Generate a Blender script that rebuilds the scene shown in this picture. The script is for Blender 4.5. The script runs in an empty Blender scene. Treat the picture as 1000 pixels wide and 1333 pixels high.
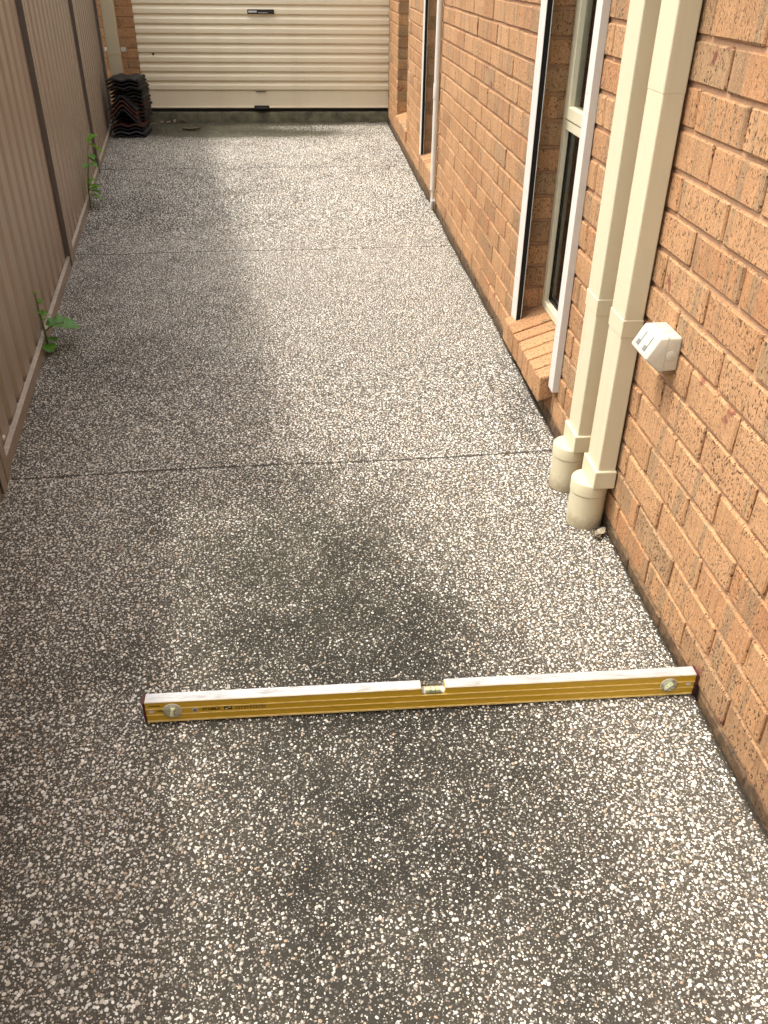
import bpy, bmesh, math, random
import numpy as np
from mathutils import Matrix, Vector
rnd = random.Random(7)
nrng = np.random.default_rng(11)
scene = bpy.context.scene
C = scene.collection

# ------------------------------------------------------------------ camera
FPX, PITCH, YAW, ROLL = 1097.29, 0.5789, 0.0870, 0.0119
CAM = Vector((-0.8089, -1.1587, 1.3249))
cy, sy = math.cos(YAW), math.sin(YAW)
fwd = Vector((sy*math.cos(PITCH), cy*math.cos(PITCH), -math.sin(PITCH)))
rt0 = Vector((cy, -sy, 0)); up0 = rt0.cross(fwd)
rt = rt0*math.cos(ROLL) + up0*math.sin(ROLL)
up = -rt0*math.sin(ROLL) + up0*math.cos(ROLL)
cam_d = bpy.data.cameras.new('camera'); cam = bpy.data.objects.new('camera', cam_d); C.objects.link(cam)
m = Matrix((rt, up, -fwd)).transposed().to_4x4(); m.translation = CAM
cam.matrix_world = m
cam_d.sensor_fit = 'VERTICAL'; cam_d.sensor_height = 24.0; cam_d.lens = FPX/1333*24.0
cam_d.clip_start = 0.02; cam_d.clip_end = 500
scene.camera = cam
def to_px(p):
    d = Vector(p) - CAM; z = d.dot(fwd)
    if z < .05: return None
    return 500 + FPX*d.dot(rt)/z, 666.5 - FPX*d.dot(up)/z

# ------------------------------------------------------------------ light
SUN_EL, SUN_AZ = math.radians(63), math.radians(-82)      # azimuth from +Y towards +X: the sun stands over the fence
world = bpy.data.worlds.new('World'); scene.world = world; world.use_nodes = True
wn = world.node_tree; wn.nodes.clear()
sky = wn.nodes.new('ShaderNodeTexSky'); sky.sky_type = 'NISHITA'; sky.sun_disc = False
sky.sun_elevation = SUN_EL; sky.sun_rotation = SUN_AZ; sky.dust_density = 4.0; sky.air_density = 1.0
hs = wn.nodes.new('ShaderNodeHueSaturation'); hs.inputs['Saturation'].default_value = 0.30
bg = wn.nodes.new('ShaderNodeBackground'); bg.inputs['Strength'].default_value = 0.15
wo = wn.nodes.new('ShaderNodeOutputWorld')
wn.links.new(sky.outputs[0], hs.inputs['Color']); wn.links.new(hs.outputs[0], bg.inputs['Color']); wn.links.new(bg.outputs[0], wo.inputs[0])
sun_d = bpy.data.lights.new('sun', 'SUN'); sun_d.energy = 0.88; sun_d.angle = math.radians(4.5); sun_d.color = (1.0, 0.96, 0.89)
sun = bpy.data.objects.new('sun', sun_d); C.objects.link(sun)
sdir = Vector((math.sin(SUN_AZ)*math.cos(SUN_EL), math.cos(SUN_AZ)*math.cos(SUN_EL), math.sin(SUN_EL)))
sun.rotation_euler = sdir.to_track_quat('Z', 'Y').to_euler(); sun.location = (-6, 2, 9)
vs = scene.view_settings
vs.view_transform = 'Standard'; vs.look = 'None'; vs.gamma = 1.0; vs.use_curve_mapping = False
vs.exposure = 1.68

# ------------------------------------------------------------------ helpers
ORI = {}
def wo_of(parent): return ORI.get(parent.name, Vector((0, 0, 0))) if parent else Vector((0, 0, 0))
def thing(name, loc, label, cat, group=None):
    o = bpy.data.objects.new(name, None); C.objects.link(o); o.location = loc; o.empty_display_size = .05
    ORI[o.name] = Vector(loc); o['label'] = label; o['category'] = cat; o['kind'] = 'thing'
    if group: o['group'] = group
    return o
class MB:
    def __init__(s): s.v = []; s.f = []; s.mi = []
    def add(s, v, f, mi=0):
        b = len(s.v); s.v += [tuple(p) for p in v]; s.f += [tuple(i+b for i in q) for q in f]; s.mi += [mi]*len(f)
        return s
    def box(s, x0, x1, y0, y1, z0, z1, mi=0, M=None):
        v = [(x, y, z) for x in (x0, x1) for y in (y0, y1) for z in (z0, z1)]
        if M: v = [M @ Vector(p) for p in v]
        return s.add(v, [(0,1,3,2),(4,6,7,5),(0,4,5,1),(2,3,7,6),(0,2,6,4),(1,5,7,3)], mi)
    def prism(s, prof, fn, a, b, mi=0, caps=True):
        n = len(prof); v = [fn(p, a) for p in prof] + [fn(p, b) for p in prof]
        f = [(i, (i+1) % n, n+(i+1) % n, n+i) for i in range(n)]
        if caps: f += [tuple(range(n))[::-1], tuple(range(n, 2*n))]
        return s.add(v, f, mi)
    def lathe(s, prof, c, n=32, axis='z'):
        v = []; f = []
        for r, h in prof:
            for i in range(n):
                a = 2*math.pi*i/n; p = (r*math.cos(a), r*math.sin(a), h)
                if axis == 'y': p = (p[0], p[2], p[1])
                if axis == 'x': p = (p[2], p[0], p[1])
                v.append((c[0]+p[0], c[1]+p[1], c[2]+p[2]))
        for k in range(len(prof)-1):
            for i in range(n): f.append((k*n+i, k*n+(i+1) % n, (k+1)*n+(i+1) % n, (k+1)*n+i))
        f.append(tuple(range(n))[::-1]); f.append(tuple(range((len(prof)-1)*n, len(prof)*n)))
        return s.add(v, f)
    def tube(s, path, radii, n=8):
        path = [Vector(p) for p in path]; v = []; f = []
        for i, p in enumerate(path):
            t = (path[min(i+1, len(path)-1)] - path[max(i-1, 0)]).normalized()
            a = t.cross(Vector((.31, .9, .2))).normalized(); b = t.cross(a)
            r = radii[i] if isinstance(radii, (list, tuple)) else radii
            v += [p + (a*math.cos(2*math.pi*k/n) + b*math.sin(2*math.pi*k/n))*r for k in range(n)]
        for i in range(len(path)-1):
            for k in range(n): f.append((i*n+k, i*n+(k+1) % n, (i+1)*n+(k+1) % n, (i+1)*n+k))
        f.append(tuple(range(n))[::-1]); f.append(tuple(range((len(path)-1)*n, len(path)*n)))
        return s.add(v, f)
    def mesh(s, name, off=Vector((0, 0, 0)), bevel=0, seg=2, smooth=False, mats=()):
        me = bpy.data.meshes.new(name)
        me.from_pydata([(x-off[0], y-off[1], z-off[2]) for x, y, z in s.v], [], s.f)
        for i, p in enumerate(me.polygons): p.material_index = s.mi[i]
        bm = bmesh.new(); bm.from_mesh(me); bmesh.ops.recalc_face_normals(bm, faces=bm.faces)
        if bevel:
            es = [e for e in bm.edges if len(e.link_faces) == 2 and e.calc_face_angle(0) > .5]
            bmesh.ops.bevel(bm, geom=es, offset=bevel, segments=seg, affect='EDGES', profile=.5, clamp_overlap=True)
        if smooth:
            for f in bm.faces: f.smooth = True
            for e in bm.edges:
                if len(e.link_faces) == 2 and e.calc_face_angle(0) > (.9 if not bevel else .75): e.smooth = False
        bm.to_mesh(me); bm.free()
        for m_ in mats: me.materials.append(m_)
        return me
    def build(s, name, mat, parent=None, bevel=0, seg=2, smooth=False):
        mats = mat if isinstance(mat, (list, tuple)) else [mat]
        me = s.mesh(name, wo_of(parent), bevel, seg, smooth, mats)
        o = bpy.data.objects.new(name, me); C.objects.link(o)
        if parent: o.parent = parent
        ORI[o.name] = wo_of(parent)
        return o
def solo(mb, name, mat, loc, label, cat, group=None, **k):
    """a thing that is a single mesh, its origin at its base"""
    loc = Vector(loc); mats = mat if isinstance(mat, (list, tuple)) else [mat]
    o = bpy.data.objects.new(name, mb.mesh(name, loc, k.get('bevel', 0), k.get('seg', 2), k.get('smooth', False), mats))
    C.objects.link(o); o.location = loc; o['label'] = label; o['category'] = cat; o['kind'] = 'thing'; ORI[o.name] = loc
    if group: o['group'] = group
    return o

# ------------------------------------------------------------------ materials
class NT:
    def __init__(s, name):
        s.m = bpy.data.materials.new(name); s.m.use_nodes = True; s.t = s.m.node_tree; s.t.nodes.clear()
        s.out = s.n('ShaderNodeOutputMaterial'); s.p = s.n('ShaderNodeBsdfPrincipled'); s.l(s.p.outputs[0], s.out.inputs[0])
    def n(s, ty, **k):
        nd = s.t.nodes.new(ty)
        for a, b in k.items(): setattr(nd, a, b)
        return nd
    def l(s, a, b): s.t.links.new(a, b)
    def put(s, sock, v):
        if isinstance(v, bpy.types.NodeSocket): s.l(v, sock)
        elif isinstance(v, (tuple, list)) and len(v) == 3 and sock.type == 'RGBA': sock.default_value = (*v, 1)
        else: sock.default_value = v
    def math(s, op, a, b=0.0, c=0.0, clamp=False):
        nd = s.n('ShaderNodeMath', operation=op, use_clamp=clamp)
        s.put(nd.inputs[0], a); s.put(nd.inputs[1], b); s.put(nd.inputs[2], c); return nd.outputs[0]
    def vmath(s, op, a, b=(0, 0, 0)):
        nd = s.n('ShaderNodeVectorMath', operation=op); s.put(nd.inputs[0], a); s.put(nd.inputs[1], b); return nd.outputs[0]
    def mix(s, fac, a, b, mode='MIX'):
        nd = s.n('ShaderNodeMix', data_type='RGBA', blend_type=mode); s.put(nd.inputs[0], fac); s.put(nd.inputs[6], a); s.put(nd.inputs[7], b); return nd.outputs[2]
    def step(s, v, a, b):
        nd = s.n('ShaderNodeMapRange', interpolation_type='SMOOTHSTEP'); s.put(nd.inputs[0], v)
        nd.inputs[1].default_value = a; nd.inputs[2].default_value = b; return nd.outputs[0]
    def lin(s, v, a, b, c, d):
        nd = s.n('ShaderNodeMapRange'); s.put(nd.inputs[0], v)
        for i, x in enumerate((a, b, c, d)): nd.inputs[i+1].default_value = x
        return nd.outputs[0]
    def noise(s, vec, scale, detail=3, rough=.55):
        nd = s.n('ShaderNodeTexNoise'); s.put(nd.inputs['Vector'], vec); nd.inputs['Scale'].default_value = scale
        nd.inputs['Detail'].default_value = detail; nd.inputs['Roughness'].default_value = rough; return nd.outputs['Fac']
    def voro(s, vec, scale):
        nd = s.n('ShaderNodeTexVoronoi'); s.put(nd.inputs['Vector'], vec); nd.inputs['Scale'].default_value = scale
        return nd.outputs['Distance'], nd.outputs['Color']
    def bump(s, h, strength, dist):
        nd = s.n('ShaderNodeBump'); s.put(nd.inputs['Height'], h); nd.inputs['Strength'].default_value = strength
        nd.inputs['Distance'].default_value = dist; s.l(nd.outputs[0], s.p.inputs['Normal'])
    def pos(s): return s.n('ShaderNodeNewGeometry').outputs['Position']
    def fin(s, col, rough=.6, metal=0, spec=.5):
        s.put(s.p.inputs['Base Color'], col); s.put(s.p.inputs['Roughness'], rough); s.put(s.p.inputs['Metallic'], metal)
        s.put(s.p.inputs['Specular IOR Level'], spec); return s.m

def brick_mat(name, stuff=False, grey_all=False):
    t = NT(name)
    if stuff:
        a = t.n('ShaderNodeAttribute', attribute_name='brick_local'); co = a.outputs['Vector']
        r = t.n('ShaderNodeAttribute', attribute_name='brick_random').outputs['Fac']
    else:
        co = t.n('ShaderNodeTexCoord').outputs['Object']; r = t.n('ShaderNodeObjectInfo').outputs['Random']
    r2 = t.math('FRACT', t.math('MULTIPLY', r, 17.31)); r3 = t.math('FRACT', t.math('MULTIPLY', r, 71.7)); r4 = t.math('FRACT', t.math('MULTIPLY', r, 233.3))
    shift = t.n('ShaderNodeCombineXYZ'); t.put(shift.inputs[0], t.math('MULTIPLY', r, 9.0)); t.put(shift.inputs[1], t.math('MULTIPLY', r2, 11.0)); t.put(shift.inputs[2], t.math('MULTIPLY', r3, 7.0))
    co2 = t.vmath('ADD', co, shift.outputs[0])
    big0 = t.noise(co2, 9, 2)
    band = t.noise(t.vmath('MULTIPLY', co2, (6, 26, 1.6)), 1.0, 1.5, .5)
    band = t.math('ADD', band, t.math('MULTIPLY', t.math('SUBTRACT', r2, .5), .16))
    grey = t.step(band, .585, .62)
    grey = t.math('MAXIMUM', grey, t.math('MULTIPLY', t.step(r4, .925, .93), .85))
    if grey_all: grey = t.math('MAXIMUM', grey, t.lin(big0, .3, .7, .75, 1.0))
    dk = t.step(t.noise(t.vmath('MULTIPLY', co2, (6, 41, 2.2)), 1.0, 2), .60, .66)
    strie = t.noise(t.vmath('MULTIPLY', co2, (90, 170, 9)), 1.0, 3, .65)
    grain = t.noise(co2, 420, 3, .7)
    clump = t.noise(co2, 38, 2)
    big = t.noise(co2, 14, 2)
    orange = t.mix(r3, (.445, .240, .110), (.485, .268, .127))
    orange = t.mix(t.step(r2, .62, .95), orange, (.415, .205, .090))
    col = t.mix(t.math('MULTIPLY', grey, .48), orange, (.225, .175, .100))
    col = t.mix(t.math('MULTIPLY', dk, .20), col, (.25, .135, .065))
    col = t.mix(1.0, col, t.n('ShaderNodeCombineColor').outputs[0], 'MULTIPLY') if False else col
    v = t.math('ADD', t.lin(strie, .3, .7, .86, 1.10), t.lin(grain, .25, .75, -.30, .30))
    v = t.math('ADD', v, t.lin(big, .3, .7, -.07, .07)); v = t.math('ADD', v, t.lin(t.noise(co2, 150, 4, .75), .3, .7, -.20, .20))
    sc_ = t.noise(t.vmath('MULTIPLY', co2, (4, 34, .9)), 1.0, .5, .5)
    score = t.math('SUBTRACT', 1.0, t.step(t.math('ABSOLUTE', t.math('SUBTRACT', sc_, .5)), .004, .017))
    col = t.mix(t.math('MULTIPLY', score, .40), col, (.20, .095, .042))
    vc = t.n('ShaderNodeCombineColor')
    for i in range(3): t.put(vc.inputs[i], v)
    col = t.mix(1.0, col, vc.outputs[0], 'MULTIPLY')
    wn_ = t.n('ShaderNodeTexNoise'); t.put(wn_.inputs['Vector'], co2); wn_.inputs['Scale'].default_value = 170; wn_.inputs['Detail'].default_value = 2
    co3 = t.vmath('ADD', co2, t.vmath('MULTIPLY', wn_.outputs['Color'], (.007, .007, .010)))
    d, cc = t.voro(t.vmath('MULTIPLY', co3, (150, 175, 88)), 1.0)
    sep = t.n('ShaderNodeSeparateColor'); t.l(cc, sep.inputs[0])
    thr = t.math('SUBTRACT', .90, t.math('MULTIPLY', t.step(clump, .40, .66), .40))
    pit = t.math('MULTIPLY', t.math('SUBTRACT', 1.0, t.step(d, .22, .42)), t.math('GREATER_THAN', sep.outputs[0], thr))
    d3, cc3 = t.voro(t.vmath('MULTIPLY', co3, (230, 290, 130)), 1.0)
    sep3 = t.n('ShaderNodeSeparateColor'); t.l(cc3, sep3.inputs[0])
    thr3 = t.math('SUBTRACT', .88, t.math('MULTIPLY', t.step(big, .38, .64), .26))
    pit3 = t.math('MULTIPLY', t.math('SUBTRACT', 1.0, t.step(d3, .24, .48)), t.math('GREATER_THAN', sep3.outputs[0], thr3))
    pit = t.math('MAXIMUM', pit, t.math('MULTIPLY', pit3, .8))
    d2, cc2 = t.voro(t.vmath('MULTIPLY', co2, (330, 360, 300)), 1.0)
    sep2 = t.n('ShaderNodeSeparateColor'); t.l(cc2, sep2.inputs[0])
    spk = t.math('MULTIPLY', t.math('SUBTRACT', 1.0, t.step(d2, .25, .45)), t.math('GREATER_THAN', sep2.outputs[0], .90))
    col = t.mix(t.math('MULTIPLY', spk, .7), col, (.68, .48, .29))
    col = t.mix(t.math('MULTIPLY', pit, .92), col, (.045, .024, .014))
    red = t.math('MULTIPLY', t.step(t.noise(co2, 16, 2), .60, .70), t.math('GREATER_THAN', r4, .86))
    col = t.mix(t.math('MULTIPLY', red, .75), col, (.17, .035, .028))
    p = t.pos(); sp = t.n('ShaderNodeSeparateXYZ'); t.l(p, sp.inputs[0])
    dirt = t.math('SUBTRACT', 1.0, t.step(t.math('ADD', sp.outputs[2], t.math('MULTIPLY', t.math('SUBTRACT', t.noise(p, 24, 4), .5), .06)), -.014, .016))
    col = t.mix(t.math('MULTIPLY', dirt, .82), col, t.mix(t.step(t.noise(p, 40, 3), .4, .65), (.042, .030, .018), (.13, .085, .045)))
    h = t.math('ADD', t.math('MULTIPLY', strie, .45), t.math('MULTIPLY', grain, .35))
    h = t.math('ADD', h, t.math('MULTIPLY', clump, .25)); h = t.math('SUBTRACT', h, t.math('MULTIPLY', pit, .7))
    h = t.math('ADD', h, t.math('MULTIPLY', spk, .2))
    t.bump(h, .75, .0035)
    return t.fin(col, .88, spec=.3)
M_BRICK = brick_mat('brick'); M_BRICKG = brick_mat('grey_fired_brick', False, True); M_BRICKS = brick_mat('brick_field', True)

def simple(name, col, rough=.5, metal=0, spec=.5, vary=.06, scale=25, bump=0, bscale=200, bdist=.001):
    t = NT(name); p = t.pos()
    n1 = t.noise(p, scale, 4, .6); c2 = tuple(c*(1-2.2*vary) for c in col); c1 = tuple(min(1, c*(1+vary)) for c in col)
    c = t.mix(t.lin(n1, .3, .7, 0, 1), c2, c1)
    rr = t.lin(t.noise(p, scale*2.3, 3), .3, .7, max(.02, rough-.07), min(1, rough+.1))
    if bump: t.bump(t.noise(p, bscale, 3), bump, bdist)
    return t.fin(c, rr, metal, spec)
def mortar_mat():
    t = NT('mortar'); p = t.pos()
    c = t.mix(t.lin(t.noise(p, 60, 4), .3, .7, 0, 1), (.42, .238, .128), (.52, .310, .175))
    sp = t.n('ShaderNodeSeparateXYZ'); t.l(p, sp.inputs[0])
    dirt = t.math('SUBTRACT', 1.0, t.step(t.math('ADD', sp.outputs[2], t.math('MULTIPLY', t.noise(p, 30, 3), .05)), -.012, .03))
    c = t.mix(t.math('MULTIPLY', dirt, .8), c, (.06, .04, .025))
    t.bump(t.noise(p, 320, 4, .7), .8, .003)
    return t.fin(c, .92, spec=.25)
M_MORTAR = mortar_mat()
def cream_mat(name, col, dirt_amt=.35):
    t = NT(name); p = t.pos()
    st = t.noise(t.vmath('MULTIPLY', p, (40, 40, 2.2)), 1.0, 4, .6)
    c = t.mix(t.math('MULTIPLY', t.step(st, .52, .74), dirt_amt*.5), col, tuple(x*.72 for x in col))
    sp = t.n('ShaderNodeSeparateXYZ'); t.l(p, sp.inputs[0])
    low = t.math('SUBTRACT', 1.0, t.step(t.math('ADD', sp.outputs[2], t.math('MULTIPLY', t.noise(p, 55, 4), .06)), -.005, .055))
    c = t.mix(t.math('MULTIPLY', low, dirt_amt*1.4), c, (.20, .155, .085))
    spk = t.step(t.noise(p, 260, 2, .8), .70, .78)
    c = t.mix(t.math('MULTIPLY', spk, .30*dirt_amt/.35), c, (.30, .24, .15))
    t.bump(t.noise(p, 30, 2), .12, .002)
    return t.fin(c, t.lin(st, .3, .7, .36, .52), spec=.45)
M_PIPE = cream_mat('cream_painted_steel', (.625, .555, .372))
M_STUB = cream_mat('cream_plastic', (.60, .53, .352), .45)
M_FRAME = cream_mat('cream_window_frame', (.66, .60, .41), .25)
M_GUIDE = cream_mat('white_shutter_guide', (.64, .61, .54), .2)
M_OUTLET = simple('outlet_plastic', (.62, .58, .45), .38, vary=.03, scale=60)
M_OUTDARK = simple('outlet_dark', (.19, .185, .165), .5)
M_SWITCH = simple('switch_grey', (.36, .36, .32), .35)
M_BLACK = simple('black_plastic', (.014, .013, .012), .4)
M_RUBBER = simple('dark_slot', (.018, .015, .012), .8, spec=.2)
M_CONDUIT = cream_mat('grey_conduit', (.68, .65, .56), .3)
M_ZINC = simple('zinc_plate', (.62, .61, .58), .4, metal=.35, vary=.1)
M_RED = simple('dark_red_rubber', (.085, .012, .014), .6)
M_PLATE = simple('pale_screw', (.72, .69, .60), .35, vary=.1, scale=200)
def door_mat():
    t = NT('cream_door_steel'); p = t.pos()
    st = t.noise(t.vmath('MULTIPLY', p, (5, 5, .7)), 1.0, 5, .6)
    c = t.mix(t.math('MULTIPLY', t.step(st, .45, .75), .35), (.84, .735, .525), (.70, .595, .405))
    c = t.mix(t.math('MULTIPLY', t.step(t.noise(p, 90, 3, .7), .62, .75), .25), c, (.36, .29, .19))
    return t.fin(c, .5, spec=.4)
M_DOOR = door_mat()
def fence_mat():
    t = NT('brown_fence_steel'); p = t.pos()
    st = t.noise(t.vmath('MULTIPLY', p, (30, 30, 1.1)), 1.0, 4, .6)
    c = t.mix(t.lin(st, .3, .75, 0, 1), (.310, .248, .190), (.360, .293, .230))
    sp = t.n('ShaderNodeSeparateXYZ'); t.l(p, sp.inputs[0])
    foot_shade = t.math('SUBTRACT', 1.0, t.step(t.math('ADD', sp.outputs[2], t.math('MULTIPLY', t.noise(p, 6, 4), .5)), .22, .62))  # fence foot darkened: the dim reflection low on the steel put into the colour
    c = t.mix(t.math('MULTIPLY', foot_shade, .30), c, (.215, .160, .115))
    spk = t.step(t.noise(p, 150, 3, .7), .64, .74)
    c = t.mix(t.math('MULTIPLY', spk, .2), c, (.36, .29, .22))
    return t.fin(c, t.lin(st, .3, .7, .34, .46), spec=.5)
M_FENCE = fence_mat()
M_LIP = simple('skylit_rail_lip', (.52, .44, .35), .4, vary=.12, scale=30)  # paler than the rail: sky light on the lip's top put into the colour
def glass_mat(name, tint=(.9, .93, .9), rough=.02, ior=1.5, mn=.04):
    t = NT(name); t.t.nodes.remove(t.p)
    tr = t.n('ShaderNodeBsdfTransparent'); t.put(tr.inputs[0], tint)
    gl = t.n('ShaderNodeBsdfGlossy'); gl.inputs['Roughness'].default_value = rough
    fr = t.n('ShaderNodeFresnel'); fr.inputs[0].default_value = ior
    mx = t.n('ShaderNodeMixShader'); t.l(t.math('MAXIMUM', fr.outputs[0], mn), mx.inputs[0]); t.l(tr.outputs[0], mx.inputs[1]); t.l(gl.outputs[0], mx.inputs[2])
    t.l(mx.outputs[0], t.out.inputs[0]); return t.m
M_GLASS = glass_mat('window_glass', (.86, .88, .82))
M_ACRYL = glass_mat('clear_acrylic', (.96, .96, .92), .15, 1.3, .05)
M_CURT = simple('curtain_cloth', (.78, .76, .66), .9, vary=.08, scale=12)
M_ROOM = simple('room_dark', (.05, .045, .04), .9)

# ------------------------------------------------------------------ ground and path
def zg(y): return -.028 - .0045*np.clip(y, -1.0, 6.0)
FO = Vector((-1.619, 0, 0)); FU = Vector((-.1353, .9908, 0)); FN = Vector((.9908, .1353, 0))
def F(s, n, z): return FO + FU*s + FN*n + Vector((0, 0, z))
def vnoise(x, y, seed):
    def h(i, j):
        k = (i.astype(np.int64)*374761393 + j.astype(np.int64)*668265263 + seed*974634777) & 0xffffffff
        k = ((k ^ (k >> 13))*1274126177) & 0xffffffff
        return ((k ^ (k >> 16)) & 0xffff)/65535.0
    i = np.floor(x); j = np.floor(y); u = x-i; v = y-j; u = u*u*(3-2*u); v = v*v*(3-2*v)
    return (h(i, j)*(1-u)+h(i+1, j)*u)*(1-v) + (h(i, j+1)*(1-u)+h(i+1, j+1)*u)*v
def fbm(x, y, sc, seed, o=4):
    s = 0; a = .5; t = 0
    for k in range(o): s = s + a*vnoise(x*sc*2**k+13.7*k, y*sc*2**k+7.1*k, seed+k); t += a; a *= .55
    return s/t
# wet-weather grime, plus painted shade by the near sill: (x, y, rx, ry, amount)
STAINS_SHADE = [(-.74, .74, .40, .52, .64), (-.62, .18, .46, .42, .42), (-.54, -.35, .50, .36, .46), (-1.15, -.15, .45, .4, .06),
          (-1.10, .45, .30, .40, .08), (-1.5, 5.3, .70, .70, .20), (-1.9, 4.6, .5, .6, .10), (-.08, 1.45, .06, .5, .28),  # last entry here: shade under the near sill, put into the ground colour
          (-1.35, 1.35, .45, .25, .10), (-1.9, 3.0, .18, .5, .2), (-1.35, 7.75, .75, .16, .6), (-.9, 7.6, .6, .35, .15)]
CLEAN = [(-1.30, -.15, .32, .5, .28), (-.28, .72, .30, .45, .55), (-.16, .0, .16, .8, .40), (-.55, 2.2, .40, .9, .50), (-1.55, .95, .25, .5, .28), (-.7, 3.9, .6, 1.2, .30)]
def grime_shade(x, y):
    wx = x + .22*(fbm(x, y, 2.2, 91)-.5); wy = y + .30*(fbm(x, y, 2.2, 57)-.5)
    g = .13 + .42*(fbm(x, y, 1.5, 3)-.5) + .55*(fbm(x, y, 7.0, 21)-.5) + .35*(fbm(x, y, 26.0, 33, 2)-.5)
    br = .70+.6*fbm(x, y, 8.0, 143, 4)
    for a, b, rx, ry, k in STAINS_SHADE: g = g + k*br*np.exp(-(((wx-a)/rx)**2 + ((wy-b)/ry)**2)*.9)
    for a, b, rx, ry, k in CLEAN: g = g - k*np.exp(-(((wx-a)/rx)**2 + ((wy-b)/ry)**2)*.9)
    return np.clip(g, 0, 1)
def moss(x, y):
    m = 2.0*np.exp(-(((x+1.85)/.58)**2 + ((y-7.78)/.40)**2)) + 1.6*np.exp(-(((x+1.15)/.60)**2 + ((y-7.55)/.18)**2)) + 1.3*np.exp(-(((x+1.2)/1.1)**2 + ((y-8.12)/.15)**2)) + .25*np.exp(-((x+.75)/.5)**2-((y-.72)/.5)**2)
    return np.clip(m*(.55+1.1*fbm(x, y, 6, 71)), 0, 1)
def concrete_mat():
    t = NT('exposed_aggregate_cement'); p = t.pos()
    g = t.n('ShaderNodeAttribute', attribute_name='grime_shade').outputs['Fac']; ms = t.n('ShaderNodeAttribute', attribute_name='moss').outputs['Fac']
    d, cc = t.voro(p, 210); sep = t.n('ShaderNodeSeparateColor'); t.l(cc, sep.inputs[0])
    fine = t.math('MULTIPLY', t.math('SUBTRACT', 1.0, t.step(d, .25, .5)), t.math('GREATER_THAN', sep.outputs[0], .45))
    n1 = t.noise(p, 180, 3, .7)
    c = t.mix(g, (.098, .085, .063), (.0165, .0150, .0110))
    c = t.mix(t.math('MULTIPLY', t.lin(n1, .35, .7, 0, 1), .5), c, (.02, .018, .014))
    gc = t.mix(sep.outputs[1], (.40, .34, .26), (.10, .085, .065))
    c = t.mix(t.math('MULTIPLY', fine, t.lin(g, .1, .9, .85, .35)), c, gc)
    c = t.mix(t.math('MULTIPLY', ms, .7), c, (.034, .031, .010))
    h = t.math('ADD', t.math('MULTIPLY', n1, .6), t.math('MULTIPLY', fine, .5))
    t.bump(h, .9, .003)
    return t.fin(c, .85, spec=.3)
M_CONC = concrete_mat()
def pebble_mat():
    t = NT('pebble'); a = t.n('ShaderNodeAttribute', attribute_name='pebble_colour').outputs['Color']
    n1 = t.noise(t.pos(), 500, 2, .6); c = t.mix(t.lin(n1, .35, .8, 0, .16), a, (.14, .12, .09))
    return t.fin(c, .5, spec=.45)
M_PEB = pebble_mat()
M_SOIL = simple('dark_soil', (.05, .036, .022), .95, vary=.3, scale=60, bump=.8, bscale=220, bdist=.006)
M_EARTH = simple('earth', (.16, .13, .09), .95, vary=.25, scale=4)
M_THRESH = simple('mossy_concrete', (.115, .105, .062), .9, vary=.30, scale=9, bump=.5, bscale=120, bdist=.004)

g = MB(); g.add([(-150, -150, -.16), (150, -150, -.16), (150, 150, -.16), (-150, 150, -.16)], [(0, 1, 2, 3)])
go = g.build('ground', M_EARTH); go['kind'] = 'structure'; go['label'] = 'bare brown earth around and under the house and path'; go['category'] = 'ground'

dv = MB().box(-9, 9, -16, -3.402, -.15, -.024).build('reflector', simple('pale_concrete', (.24, .22, .19), .9, vary=.12, scale=3))  # unseen slab added behind the camera to bounce sunlight up the path
dv['kind'] = 'structure'; dv['label'] = 'pale concrete slab added out of view to bounce sunlight'; dv['category'] = 'reflector'
path = bpy.data.objects.new('path', None); C.objects.link(path); path.location = (-1, 3, -.1); ORI['path'] = Vector((-1, 3, -.1))
path['kind'] = 'structure'; path['label'] = 'exposed aggregate concrete path between the brown fence and brick wall'; path['category'] = 'path'
def xl(y): return -1.619 - .1366*y - .02          # under the fence rail
def xr(y): return -.0065 + .0022*np.sin(y*3.1) + .0016*np.sin(y*11.0)
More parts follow.
